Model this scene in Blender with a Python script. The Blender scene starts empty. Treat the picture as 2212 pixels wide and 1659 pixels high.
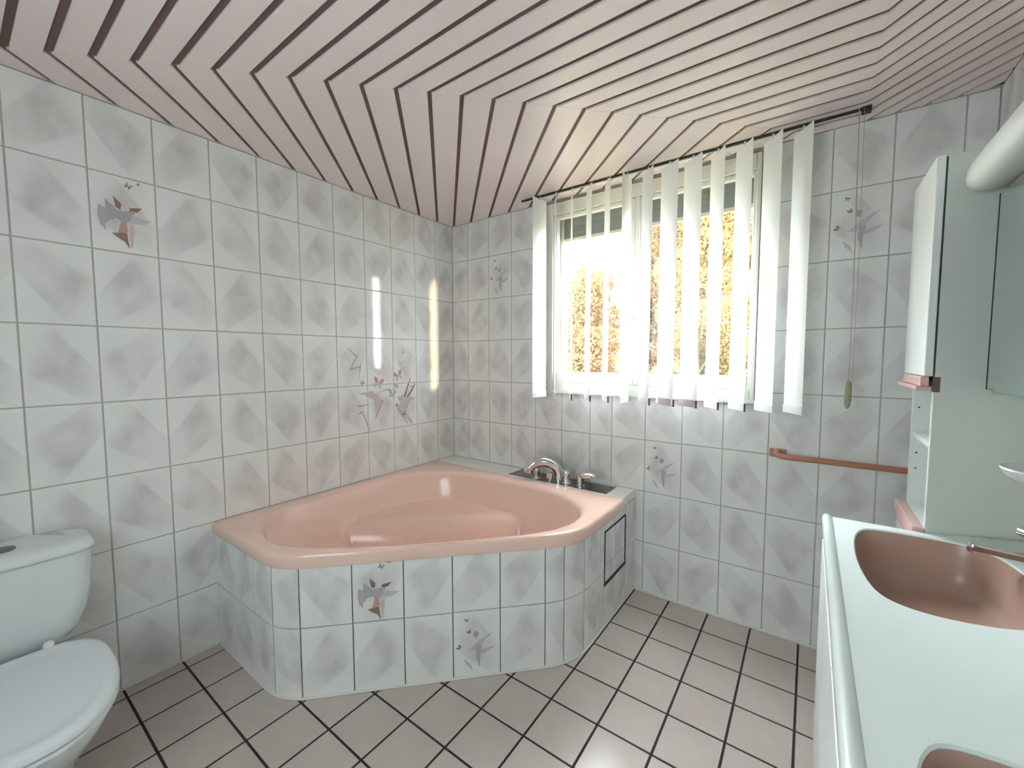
import bpy, math, random
import numpy as np
from mathutils import Matrix, Vector
random.seed(7)
rng = np.random.default_rng(11)
SC = bpy.context.scene
COL = SC.collection
PI = math.pi

# ------------------------------------------------------------------ camera
cd = bpy.data.cameras.new('camera')
cam = bpy.data.objects.new('camera', cd); COL.objects.link(cam)
cd.sensor_fit = 'HORIZONTAL'; cd.sensor_width = 36.0
cd.lens = 36.0 * 890.194 / 2212.0
cd.clip_start = 0.02
cam.rotation_mode = 'XYZ'
cam.rotation_euler = (math.radians(86.30988), math.radians(0.09512), math.radians(35.86655))
cam.location = (2.26384, -2.34784, 1.37525)
SC.camera = cam

# ------------------------------------------------------------------ sky, sun, exposure
WORLD_STRENGTH = 23.0
w = bpy.data.worlds.new('sky'); SC.world = w; w.use_nodes = True
bg = w.node_tree.nodes['Background']
bg.inputs['Color'].default_value = (0.925, 0.975, 1.0, 1)
bg.inputs['Strength'].default_value = WORLD_STRENGTH
sd = bpy.data.lights.new('low_sun', 'SUN'); sun = bpy.data.objects.new('low_sun', sd); COL.objects.link(sun)
sd.energy = 11.0; sd.color = (1.0, 0.70, 0.36); sd.angle = math.radians(3)
sun.rotation_euler = Vector((-0.975, -0.1735, -0.12)).to_track_quat('-Z', 'Y').to_euler()
SC.view_settings.view_transform = 'Standard'
SC.view_settings.look = 'None'
SC.view_settings.gamma = 1.0
SC.view_settings.use_curve_mapping = False
SC.view_settings.exposure = 1.0
SC.cycles.max_bounces = 10
SC.cycles.diffuse_bounces = 7
SC.cycles.transparent_max_bounces = 14
SC.cycles.sample_clamp_indirect = 8.0
SC.cycles.caustics_reflective = False
SC.cycles.caustics_refractive = False

# ------------------------------------------------------------------ helpers: objects
def tag(o, label=None, cat=None, group=None, kind=None):
    if label: o['label'] = label
    if cat: o['category'] = cat
    if group: o['group'] = group
    if kind: o['kind'] = kind
    return o

def thing(name, label, cat, loc=(0, 0, 0), group=None, kind=None):
    o = bpy.data.objects.new(name, None); COL.objects.link(o)
    o.location = loc; o.empty_display_size = 0.05
    return tag(o, label, cat, group, kind)

def world_loc(o):
    v = Vector((0, 0, 0))
    while o is not None:
        v += o.location; o = o.parent
    return v

class MB:
    """collects faces of one mesh, in world coordinates"""
    def __init__(s): s.v = []; s.f = []; s.uv = []; s.mi = []
    def face(s, idx, mi=0): s.f.append(tuple(idx)); s.mi.append(mi)
    def add(s, pts): 
        n = len(s.v); s.v.extend([tuple(map(float, q)) for q in pts]); return list(range(n, n + len(pts)))
    def box(s, x0, x1, y0, y1, z0, z1):
        a = s.add([(x0,y0,z0),(x1,y0,z0),(x1,y1,z0),(x0,y1,z0),(x0,y0,z1),(x1,y0,z1),(x1,y1,z1),(x0,y1,z1)])
        for q in ((3,2,1,0),(4,5,6,7),(0,1,5,4),(1,2,6,5),(2,3,7,6),(3,0,4,7)): s.face([a[i] for i in q])
        return s
    def loft(s, loops, closed=True, cap0=False, cap1=False):
        ids = [s.add(l) for l in loops]; n = len(loops[0])
        for a, b in zip(ids[:-1], ids[1:]):
            for i in range(n if closed else n - 1):
                j = (i + 1) % n; s.face((a[i], a[j], b[j], b[i]))
        if cap0: s.face(ids[0][::-1])
        if cap1: s.face(ids[-1])
        return s
    def prism(s, poly, z0, z1):
        return s.loft([[(x, y, z0) for x, y in poly], [(x, y, z1) for x, y in poly]], True, True, True)
    def tube(s, path, r, n=12, caps=True):
        path = [Vector(q) for q in path]; loops = []
        rs = r if isinstance(r, (list, tuple)) else [r] * len(path)
        t0 = (path[1] - path[0]).normalized()
        up = Vector((0, 0, 1)) if abs(t0.z) < .9 else Vector((1, 0, 0))
        nrm = t0.cross(up).normalized()
        for i, q in enumerate(path):
            t = (path[min(i + 1, len(path) - 1)] - path[max(i - 1, 0)]).normalized()
            nrm = (nrm - t * nrm.dot(t)).normalized(); b = t.cross(nrm)
            loops.append([q + (nrm * math.cos(2*PI*k/n) + b * math.sin(2*PI*k/n)) * rs[i] for k in range(n)])
        return s.loft(loops, True, caps, caps)
    def lathe(s, c, prof, n=24, axis=(0, 0, 1)):
        ax = Vector(axis).normalized()
        e1 = ax.orthogonal().normalized(); e2 = ax.cross(e1); c = Vector(c)
        loops = [[c + ax * h + (e1 * math.cos(2*PI*k/n) + e2 * math.sin(2*PI*k/n)) * max(r, 1e-5) for k in range(n)] for r, h in prof]
        return s.loft(loops, True, True, True)
    def mesh(s, name, smooth=None):
        me = bpy.data.meshes.new(name)
        me.from_pydata(s.v, [], s.f)
        if any(s.mi): me.polygons.foreach_set('material_index', s.mi)
        me.update()
        if smooth is not None:
            me.polygons.foreach_set('use_smooth', [True] * len(me.polygons))
            me.set_sharp_from_angle(angle=math.radians(smooth))
        return me
    def build(s, name, mats, parent=None, smooth=None, bevel=None, seg=2, fix=True):
        me = s.mesh(name, smooth)
        if fix:
            import bmesh
            bm = bmesh.new(); bm.from_mesh(me); bmesh.ops.recalc_face_normals(bm, faces=bm.faces); bm.to_mesh(me); bm.free()
        return link(name, me, mats, parent, bevel, seg)

def link(name, me, mats, parent=None, bevel=None, seg=2):
    o = bpy.data.objects.new(name, me); COL.objects.link(o)
    if mats is not None and not me.materials:
        for m in (mats if isinstance(mats, (list, tuple)) else [mats]): me.materials.append(m)
    if parent is not None:
        o.parent = parent; o.location = -world_loc(parent)
    if bevel:
        b = o.modifiers.new('bevel', 'BEVEL'); b.width = bevel; b.segments = seg; b.limit_method = 'ANGLE'
        b.angle_limit = math.radians(35); b.harden_normals = False
    return o

def rrect(x0, x1, y0, y1, r, n=6):
    pts = []
    for cx, cy, a in ((x1-r, y0+r, -90), (x1-r, y1-r, 0), (x0+r, y1-r, 90), (x0+r, y0+r, 180)):
        for k in range(n + 1):
            t = math.radians(a + 90 * k / n); pts.append((cx + r*math.cos(t), cy + r*math.sin(t)))
    return pts

def resample(poly, n, closed=True):
    p = np.array(poly, float)
    if closed: p = np.vstack([p, p[:1]])
    d = np.r_[0, np.cumsum(np.hypot(*np.diff(p, axis=0).T))]
    s = np.linspace(0, d[-1], n, endpoint=not closed)
    return np.stack([np.interp(s, d, p[:, 0]), np.interp(s, d, p[:, 1])], 1)

def smooth_closed(poly, n, it=2):
    p = np.array(poly, float)
    for _ in range(it):
        q = np.roll(p, -1, 0); p = np.stack([.75*p + .25*q, .25*p + .75*q], 1).reshape(-1, 2)
    return resample(p, n)

# ------------------------------------------------------------------ helpers: materials
def srgb(r, g, b):
    f = lambda c: (c/255/12.92 if c/255 <= .04045 else ((c/255 + .055)/1.055)**2.4)
    return (f(r), f(g), f(b))

def mat(name, col, rough=.5, metal=0, spec=.5, bump=None, vary=None, coat=0):
    m = bpy.data.materials.new(name); m.use_nodes = True
    nt = m.node_tree; b = nt.nodes['Principled BSDF']
    b.inputs['Base Color'].default_value = (*col, 1); b.inputs['Roughness'].default_value = rough
    b.inputs['Metallic'].default_value = metal; b.inputs['Specular IOR Level'].default_value = spec
    b.inputs['Coat Weight'].default_value = coat; b.inputs['Coat Roughness'].default_value = .06
    tc = nt.nodes.new('ShaderNodeTexCoord')
    if vary:
        scale, amt = vary
        nz = nt.nodes.new('ShaderNodeTexNoise'); nz.inputs['Scale'].default_value = scale; nz.inputs['Detail'].default_value = 4
        nt.links.new(tc.outputs['Object'], nz.inputs['Vector'])
        mx = nt.nodes.new('ShaderNodeMix'); mx.data_type = 'RGBA'
        mx.inputs['A'].default_value = (*[c*(1-amt) for c in col], 1); mx.inputs['B'].default_value = (*[min(1, c*(1+amt)) for c in col], 1)
        nt.links.new(nz.outputs['Fac'], mx.inputs['Factor']); nt.links.new(mx.outputs['Result'], b.inputs['Base Color'])
    if bump:
        scale, st = bump
        nz = nt.nodes.new('ShaderNodeTexNoise'); nz.inputs['Scale'].default_value = scale
        nt.links.new(tc.outputs['Object'], nz.inputs['Vector'])
        bp = nt.nodes.new('ShaderNodeBump'); bp.inputs['Strength'].default_value = st; bp.inputs['Distance'].default_value = .002
        nt.links.new(nz.outputs['Fac'], bp.inputs['Height']); nt.links.new(bp.outputs['Normal'], b.inputs['Normal'])
    return m

def tile_material(name, white, mauve, rough):
    m = bpy.data.materials.new(name); m.use_nodes = True
    nt = m.node_tree; N = nt.nodes; Lk = nt.links; b = N['Principled BSDF']
    uv = N.new('ShaderNodeUVMap'); uv.uv_map = 'UVMap'
    oi = N.new('ShaderNodeObjectInfo')
    def math_(op, a, bb=None, c=None):
        n = N.new('ShaderNodeMath'); n.operation = op
        for i, q in enumerate((a, bb, c)):
            if q is None: continue
            if isinstance(q, (int, float)): n.inputs[i].default_value = q
            else: Lk.new(q, n.inputs[i])
        return n.outputs[0]
    def rmap(v, a, bb, c, d, smooth=True):
        n = N.new('ShaderNodeMapRange'); n.interpolation_type = 'SMOOTHSTEP' if smooth else 'LINEAR'
        for k, q in zip(('From Min', 'From Max', 'To Min', 'To Max'), (a, bb, c, d)): n.inputs[k].default_value = q
        Lk.new(v, n.inputs['Value']); return n.outputs['Result']
    sub = N.new('ShaderNodeVectorMath'); sub.operation = 'SUBTRACT'; Lk.new(uv.outputs[0], sub.inputs[0]); sub.inputs[1].default_value = (.5, .5, 0)
    sg = math_('SUBTRACT', math_('MULTIPLY', math_('GREATER_THAN', oi.outputs['Random'], .42), 2), 1)
    sgx = math_('SUBTRACT', math_('MULTIPLY', math_('GREATER_THAN', math_('FRACT', math_('MULTIPLY', oi.outputs['Random'], 7.3)), .45), 2), 1)
    cs = N.new('ShaderNodeCombineXYZ'); Lk.new(math_('MULTIPLY', sg, sgx), cs.inputs[0]); Lk.new(sg, cs.inputs[1])
    sc = N.new('ShaderNodeVectorMath'); sc.operation = 'MULTIPLY'; Lk.new(sub.outputs[0], sc.inputs[0]); Lk.new(cs.outputs[0], sc.inputs[1])
    P = sc.outputs[0]
    noi = N.new('ShaderNodeTexNoise'); noi.inputs['Scale'].default_value = 2.6; noi.inputs['Detail'].default_value = 3
    addv = N.new('ShaderNodeVectorMath'); addv.operation = 'ADD'; Lk.new(P, addv.inputs[0])
    cmb = N.new('ShaderNodeCombineXYZ'); Lk.new(math_('MULTIPLY', oi.outputs['Random'], 37), cmb.inputs[2]); Lk.new(cmb.outputs[0], addv.inputs[1])
    Lk.new(addv.outputs[0], noi.inputs['Vector'])
    def wedge(dx, dy, off, fade, edge):
        d = N.new('ShaderNodeVectorMath'); d.operation = 'DOT_PRODUCT'; Lk.new(P, d.inputs[0]); d.inputs[1].default_value = (dx, dy, 0)
        t = math_('SUBTRACT', d.outputs['Value'], off)
        return math_('MULTIPLY', rmap(t, -fade, 0, 0, 1), rmap(t, 0, edge, 1, 0))
    ln = N.new('ShaderNodeVectorMath'); ln.operation = 'LENGTH'; Lk.new(P, ln.inputs[0])
    fall = rmap(ln.outputs['Value'], .18, .74, 1, 0)
    m1 = wedge(.70, .71, .24, .62, .05)
    m2 = wedge(-.45, -.89, .26, .42, .06)
    m3 = wedge(-.80, .60, .22, .6, .22)
    a = math_('ADD', math_('MULTIPLY', m1, .62), math_('ADD', math_('MULTIPLY', m2, .5), math_('MULTIPLY', m3, .42)))
    a = math_('MULTIPLY', math_('MULTIPLY', a, fall), rmap(noi.outputs['Fac'], .3, .7, .35, 1.15, False))
    cl = N.new('ShaderNodeClamp'); Lk.new(a, cl.inputs[0])
    mx = N.new('ShaderNodeMix'); mx.data_type = 'RGBA'
    mx.inputs['A'].default_value = (*white, 1); mx.inputs['B'].default_value = (*mauve, 1)
    Lk.new(cl.outputs[0], mx.inputs['Factor']); Lk.new(mx.outputs['Result'], b.inputs['Base Color'])
    b.inputs['Roughness'].default_value = rough; b.inputs['Specular IOR Level'].default_value = .5
    nb = N.new('ShaderNodeTexNoise'); nb.inputs['Scale'].default_value = 3.0; Lk.new(P, nb.inputs['Vector'])
    bp = N.new('ShaderNodeBump'); bp.inputs['Strength'].default_value = .12; bp.inputs['Distance'].default_value = .003
    Lk.new(nb.outputs['Fac'], bp.inputs['Height']); Lk.new(bp.outputs['Normal'], b.inputs['Normal'])
    return m

def glass_material(name, tint):
    m = bpy.data.materials.new(name); m.use_nodes = True
    nt = m.node_tree; N = nt.nodes; N.remove(N['Principled BSDF'])
    out = N['Material Output']; tr = N.new('ShaderNodeBsdfTransparent'); tr.inputs[0].default_value = (*tint, 1)
    gl = N.new('ShaderNodeBsdfGlossy'); gl.inputs['Roughness'].default_value = .02
    lw = N.new('ShaderNodeLayerWeight'); lw.inputs['Blend'].default_value = .5
    pw_ = N.new('ShaderNodeMath'); pw_.operation = 'POWER'; nt.links.new(lw.outputs['Facing'], pw_.inputs[0]); pw_.inputs[1].default_value = 5
    ma = N.new('ShaderNodeMath'); ma.operation = 'MULTIPLY_ADD'; nt.links.new(pw_.outputs[0], ma.inputs[0]); ma.inputs[1].default_value = .9; ma.inputs[2].default_value = .04
    mx = N.new('ShaderNodeMixShader'); nt.links.new(ma.outputs[0], mx.inputs[0]); nt.links.new(tr.outputs[0], mx.inputs[1]); nt.links.new(gl.outputs[0], mx.inputs[2])
    nt.links.new(mx.outputs[0], out.inputs['Surface']); return m

def fabric_material(name, col, trans):
    m = bpy.data.materials.new(name); m.use_nodes = True
    nt = m.node_tree; N = nt.nodes; b = N['Principled BSDF']; out = N['Material Output']
    b.inputs['Base Color'].default_value = (*col, 1); b.inputs['Roughness'].default_value = .9; b.inputs['Specular IOR Level'].default_value = .1
    t = N.new('ShaderNodeBsdfTranslucent'); t.inputs[0].default_value = (*col, 1)
    mx = N.new('ShaderNodeMixShader'); mx.inputs[0].default_value = trans
    nt.links.new(b.outputs[0], mx.inputs[1]); nt.links.new(t.outputs[0], mx.inputs[2]); nt.links.new(mx.outputs[0], out.inputs['Surface'])
    tc = N.new('ShaderNodeTexCoord'); wv = N.new('ShaderNodeTexNoise'); wv.inputs['Scale'].default_value = 260
    bp = N.new('ShaderNodeBump'); bp.inputs['Strength'].default_value = .15; bp.inputs['Distance'].default_value = .001
    nt.links.new(tc.outputs['Object'], wv.inputs['Vector']); nt.links.new(wv.outputs['Fac'], bp.inputs['Height']); nt.links.new(bp.outputs['Normal'], b.inputs['Normal'])
    return m

def leaf_material(name, cols, trans=.5):
    m = bpy.data.materials.new(name); m.use_nodes = True
    nt = m.node_tree; N = nt.nodes; b = N['Principled BSDF']; out = N['Material Output']
    tc = N.new('ShaderNodeTexCoord'); nz = N.new('ShaderNodeTexNoise'); nz.inputs['Scale'].default_value = 2.2; nz.inputs['Detail'].default_value = 6; nz.inputs['Roughness'].default_value = .8
    nt.links.new(tc.outputs['Object'], nz.inputs['Vector'])
    cr = N.new('ShaderNodeValToRGB'); e = cr.color_ramp.elements
    e[0].position = .3; e[0].color = (*cols[0], 1); e[1].position = .72; e[1].color = (*cols[-1], 1)
    for i, c in enumerate(cols[1:-1]):
        q = e.new(.3 + .42*(i+1)/(len(cols)-1)); q.color = (*c, 1)
    nt.links.new(nz.outputs['Fac'], cr.inputs[0]); nt.links.new(cr.outputs[0], b.inputs['Base Color'])
    b.inputs['Roughness'].default_value = .6; b.inputs['Specular IOR Level'].default_value = .2
    t = N.new('ShaderNodeBsdfTranslucent'); nt.links.new(cr.outputs[0], t.inputs[0])
    mx = N.new('ShaderNodeMixShader'); mx.inputs[0].default_value = trans
    nt.links.new(b.outputs[0], mx.inputs[1]); nt.links.new(t.outputs[0], mx.inputs[2]); nt.links.new(mx.outputs[0], out.inputs['Surface'])
    return m

M = {}
M['tile'] = tile_material('glazed_wall_tile', (.825, .835, .82), (.605, .585, .585), .09)
M['grout'] = mat('grey_grout', (.46, .445, .40), .9)
M['floor'] = mat('floor_tile', (.54, .475, .44), .22, vary=(9, .10), bump=(40, .1))
M['floor_grout'] = mat('dark_grout', (.035, .026, .026), .9)
M['board'] = mat('pink_board', (.80, .69, .675), .30, spec=.35)
M['board_gap'] = mat('brown_mauve_gap', (.15, .09, .085), .7)
M['plaster'] = mat('plaster', (.62, .60, .57), .9)
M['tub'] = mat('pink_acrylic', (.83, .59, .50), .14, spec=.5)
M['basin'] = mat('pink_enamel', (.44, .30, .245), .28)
M['ledge'] = mat('cream_ledge', (.82, .80, .74), .25)
M['plate'] = mat('dark_polished_plate', (.17, .165, .16), .12, metal=1)
M['chrome'] = mat('chrome', (.75, .75, .76), .06, metal=1)
M['black'] = mat('black_rail', (.012, .012, .012), .5)
M['gasket'] = mat('dark_gasket', (.02, .012, .012), .5)
M['caulk'] = mat('white_caulk', (.72, .70, .66), .5)
M['upvc'] = mat('window_plastic', (.72, .725, .69), .3)
M['glass'] = glass_material('window_glass', (.97, .98, .98))
M['fabric'] = fabric_material('blind_fabric', (.90, .915, .92), .04)
M['weight'] = mat('mauve_shaded_weight', (.42, .36, .36), .6)  # mauve plate; missing backlight below the sill is put into the colour
M['weight_edge'] = mat('brown_edge', (.12, .085, .07), .7)
M['cord'] = mat('grey_cord', (.42, .38, .34), .8)
M['pull'] = mat('olive_pull', (.34, .35, .22), .4)
M['shutter'] = mat('shutter_slat', (.16, .175, .18), .6)
M['shutter_bar'] = mat('shutter_bar', (.5, .48, .42), .5)
M['ceramic'] = mat('white_ceramic', (.72, .76, .76), .10)
M['seat'] = mat('white_seat', (.70, .74, .76), .18)
M['counter'] = mat('white_counter', (.80, .89, .88), .18)
M['laminate'] = mat('white_laminate', (.82, .87, .85), .35)
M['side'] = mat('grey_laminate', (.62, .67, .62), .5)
M['pinktrim'] = mat('pink_trim', (.66, .43, .40), .35)
M['salmon'] = mat('salmon_plastic', (.42, .19, .125), .3)
M['mirror'] = mat('mirror_glass', (.72, .80, .76), .02, metal=1)
M['lamp'] = mat('opal_lamp', (.78, .82, .79), .35)
M['darkgap'] = mat('dark_gap', (.05, .05, .045), .8)
M['button'] = mat('grey_button', (.18, .18, .19), .3, metal=.6)
M['door'] = mat('door_paint', (.70, .69, .66), .4)
M['frosted'] = fabric_material('fill_pane_glass', (.150, .168, .170), .95)  # for the added pane: passes sky light into the room as fill
M['lawn'] = mat('lawn', (.10, .09, .03), .95, vary=(3, .3))
M['bark'] = mat('bark', (.06, .045, .03), .9, vary=(8, .3))
M['facade'] = mat('outer_render', (.55, .52, .46), .9)
PR = [mat('print_blue_grey', (.40, .40, .42), .2), mat('print_brown', (.28, .17, .13), .2), mat('print_pink', (.50, .33, .31), .2),
      mat('print_mauve', (.47, .42, .44), .2), mat('print_dark', (.20, .14, .15), .2), mat('print_pale_pink', (.62, .50, .47), .2), mat('print_lilac', (.56, .53, .56), .2)]

# ------------------------------------------------------------------ measures
TW, TH, GAP = 0.201, 0.30, 0.0050
CEIL = 2.372
ROOM_W = 2.80        # right wall
ROOM_F = -2.95       # wall behind the camera
LX = [-(0.1738 + TW*k) for k in range(0, 14)]            # left-wall joints (y)
BX = [0.1601 + TW*k for k in range(6)] + [0.1601 + TW*6 - 0.0584 + TW*k for k in range(8)]   # back-wall joints (x)
WIN = (0.843, 2.047, 1.158, CEIL)                           # window hole x0 x1 z0 z1

# ------------------------------------------------------------------ tiles
TILE_D = 0.006
_tile_cache = {}
def clip_rect_minus(r, h):
    """rect r minus rect h (both u0,u1,v0,v1) -> outline polygons, kept convex or L-shaped"""
    u0, u1, v0, v1 = r; a0, a1, b0, b1 = h
    if u1 <= a0 or u0 >= a1 or v1 <= b0 or v0 >= b1: return [[(u0, v0), (u1, v0), (u1, v1), (u0, v1)]]
    l, rr, dn, up = u0 < a0, u1 > a1, v0 < b0, v1 > b1
    if not (l or rr or dn or up): return []
    if l and dn: return [[(u0, v0), (u1, v0), (u1, b0), (a0, b0), (a0, v1), (u0, v1)]]
    if rr and dn: return [[(u0, v0), (u1, v0), (u1, v1), (a1, v1), (a1, b0), (u0, b0)]]
    if l: return [[(u0, v0), (a0, v0), (a0, v1), (u0, v1)]]
    if rr: return [[(a1, v0), (u1, v0), (u1, v1), (a1, v1)]]
    if dn: return [[(u0, v0), (u1, v0), (u1, b0), (u0, b0)]]
    return [[(u0, b1), (u1, b1), (u1, v1), (u0, v1)]]

def inset(poly, d):
    n = len(poly); out = []
    for i in range(n):
        p0, p1, p2 = (np.array(poly[j % n], float) for j in (i-1, i, i+1))
        a = (p1-p0)/np.linalg.norm(p1-p0); b = (p2-p1)/np.linalg.norm(p2-p1)
        na, nb = np.array((-a[1], a[0])), np.array((-b[1], b[0]))
        out.append(tuple(p1 + d*(na+nb)/(1+na.dot(nb))))
    return out

def tile_mesh(poly, size, off=(0, 0)):
    """flat tile: chamfered prism in local x (width) y (height) z (out of wall)"""
    key = (tuple((round(a, 4), round(b, 4)) for a, b in poly), size, (round(off[0], 4), round(off[1], 4)))
    if key in _tile_cache: return _tile_cache[key]
    n = len(poly); c = 0.0012; p2 = inset(poly, c)
    V = [(x, y, -TILE_D) for x, y in poly] + [(x, y, -c*.8) for x, y in poly] + [(x, y, 0) for x, y in p2]
    F = [tuple(range(2*n, 3*n))]
    for i in range(n):
        j = (i+1) % n
        F.append((i, j, n+j, n+i)); F.append((n+i, n+j, 2*n+j, 2*n+i))
    me = bpy.data.meshes.new('tile'); me.from_pydata(V, [], F)
    uvl = me.uv_layers.new(name='UVMap')
    for lp in me.loops:
        x, y, z = V[lp.vertex_index]; uvl.data[lp.index].uv = ((x+off[0])/size[0], (y+off[1])/size[1])
    _tile_cache[key] = me
    return me

def frame(origin, right, up):
    r, u = Vector(right), Vector(up); n = r.cross(u)
    m = Matrix.Identity(4)
    for i, c in enumerate((r, u, n)): m[0][i], m[1][i], m[2][i] = c
    m.translation = Vector(origin); return m

def put_tile(poly_world, full_ll, size, fr, parent, material, name='tile'):
    """poly in wall (u,v) coordinates; full_ll: lower-left of the uncut tile"""
    u0 = min(p[0] for p in poly_world); v0 = min(p[1] for p in poly_world)
    poly = [(a-u0, b-v0) for a, b in poly_world]
    me = tile_mesh(poly, size, (u0-full_ll[0], v0-full_ll[1]))
    o = link(name, me, material, None)
    o.parent = parent
    o.matrix_local = fr @ Matrix.Translation((u0, v0, 0))
    return o

def tile_wall(parent, fr, us, vs, holes=(), material=None):
    """us: joints across, vs: joints up; returns {(i,j): tile}"""
    out = {}
    for i in range(len(us)-1):
        for j in range(len(vs)-1):
            r = (us[i]+GAP/2, us[i+1]-GAP/2, vs[j]+GAP/2, vs[j+1]-GAP/2)
            polys = [[(r[0], r[2]), (r[1], r[2]), (r[1], r[3]), (r[0], r[3])]]
            for h in holes: polys = clip_rect_minus(r, h)
            for p in polys:
                out[(i, j)] = put_tile(p, (us[i], vs[j]), (TW, TH), fr, parent, material or M['tile'])
    return out

def slab(name, label, cat, boxes, m, kind='structure'):
    b = MB()
    for q in boxes: b.box(*q)
    o = b.build(name, m, None); return tag(o, label, cat, None, kind)

ROWS = [k*TH for k in range(8)] + [CEIL]
DG = 0.003       # grout recess
wall_left = slab('wall_left', 'white wall of mauve smudged tiles beside the bath', 'wall', [(-.14, -DG, ROOM_F-.1, .13, -.1, 2.5)], M['grout'])
fr_left = frame((0, 0, 0), (0, 1, 0), (0, 0, 1))
us = sorted(LX + [0.0, ROOM_F]); us = [u for u in us if u >= ROOM_F-1e-6]
T_left = tile_wall(wall_left, fr_left, us, ROWS)
NLEFT = len(us)-1      # last column index touches the corner

b = MB()
x0, x1, z0, z1 = WIN
for q in ((-.14, x0, DG, .13, -.1, 2.5), (x1, ROOM_W+.14, DG, .13, -.1, 2.5), (x0, x1, DG, .13, -.1, z0), (x0, x1, DG, .13, 2.36, 2.5)): b.box(*q)
wall_back = tag(b.build('wall_back', M['grout']), 'tiled wall with the blind covered window', 'wall', None, 'structure')
b = MB()
for q in ((-.5, x0+.08, .13, .16, -1, 3.2), (x1+.12, ROOM_W+.5, .13, .16, -1, 3.2), (x0+.08, x1+.12, .13, .16, -1, z0+.06), (x0+.08, x1+.12, .13, .16, 2.3, 3.2)): b.box(*q)
b.build('outer_render', M['facade'], wall_back)
fr_back = frame((0, 0, 0), (1, 0, 0), (0, 0, 1))
us_b = [0.0] + [x for x in BX if x < ROOM_W] + [ROOM_W]
T_back = tile_wall(wall_back, fr_back, us_b, ROWS, holes=[(x0-.001, x1+.001, z0-.001, 3)])

wall_right = slab('wall_right', 'tiled wall behind the vanity and mirror', 'wall', [(ROOM_W+DG, ROOM_W+.14, ROOM_F-.1, .13, -.1, 2.5)], M['grout'])
fr_right = frame((ROOM_W, 0, 0), (0, -1, 0), (0, 0, 1))
us_r = [0.0] + [.12 + TW*k for k in range(15) if .12 + TW*k < -ROOM_F] + [-ROOM_F]
tile_wall(wall_right, fr_right, us_r, ROWS)
DX0, DX1, DZ = 1.10, 1.98, 2.06
b = MB()
for q in ((-.14, DX0, -.1, 2.5), (DX1, ROOM_W+.14, -.1, 2.5), (DX0, DX1, DZ, 2.5), (DX0, DX1, -.1, -.003)): b.box(q[0], q[1], ROOM_F-.1, ROOM_F, q[2], q[3])
tag(b.build('wall_front', M['plaster']), 'plain wall with the added fill light door opposite the window', 'wall', None, 'structure')
dr = thing('fill_door_1', 'added door whose frosted upper pane lets in fill light opposite the window', 'door', (DX0, ROOM_F, 0), None, 'structure')  # invented door, unseen: its pane adds fill light from behind the camera
b = MB()
for q in ((DX0-.05, DX0, 0, DZ+.06), (DX1, DX1+.05, 0, DZ+.06), (DX0, DX1, DZ, DZ+.06)): b.box(q[0], q[1], ROOM_F-.09, ROOM_F+.012, q[2], q[3])
b.build('fill_door_frame', M['door'], dr, bevel=.003)
b = MB()
for q in ((DX0+.003, DX0+.06, .008, DZ-.003), (DX1-.06, DX1-.003, .008, DZ-.003), (DX0+.06, DX1-.06, .008, .88), (DX0+.06, DX1-.06, DZ-.07, DZ-.003)): b.box(q[0], q[1], ROOM_F-.07, ROOM_F-.03, q[2], q[3])
leaf = b.build('fill_door_leaf', M['door'], dr, bevel=.003)
pn = MB(); pn.face(pn.add([(DX0+.055, ROOM_F-.05, .875), (DX1-.055, ROOM_F-.05, .875), (DX1-.055, ROOM_F-.05, DZ-.065), (DX0+.055, ROOM_F-.05, DZ-.065)])); pn.build('fill_light_pane', M['frosted'], leaf)
MB().tube([(DX0+.03, ROOM_F-.03, 1.05), (DX0+.03, ROOM_F+.02, 1.05), (DX0+.14, ROOM_F+.025, 1.05)], .009).build('fill_door_handle', M['chrome'], dr, smooth=40)

# ------------------------------------------------------------------ floor
floor = slab('floor', 'brownish pink tiled floor with dark joints', 'floor', [(-.14, ROOM_W+.14, ROOM_F-.1, .13, -.12, -.0025)], M['floor_grout'])
fr_floor = frame((0, 0, 0), (1, 0, 0), (0, 1, 0))
fx = [0.0] + [.0655 + .2*k for k in range(14) if .0655+.2*k < ROOM_W-.01] + [ROOM_W]
fy = sorted([0.0] + [-.177 - .2*k for k in range(14) if -.177-.2*k > ROOM_F] + [ROOM_F])
def inside_apron(x, y): return x < 1.44 and y > -1.6 and (y + 1.423) > 1.021*(x - .794) + .03
for i in range(len(fx)-1):
    for j in range(len(fy)-1):
        a0, a1, c0, c1 = fx[i]+.0042, fx[i+1]-.0042, fy[j]+.0042, fy[j+1]-.0042
        if a1-a0 < .01 or c1-c0 < .01: continue
        if all(inside_apron(x, y) for x, y in ((a0, c0), (a1, c0), (a1, c1), (a0, c1))): continue
        put_tile([(a0, c0), (a1, c0), (a1, c1), (a0, c1)], (fx[i], fy[j]), (.2, .2), fr_floor, floor, M['floor'])

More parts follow.
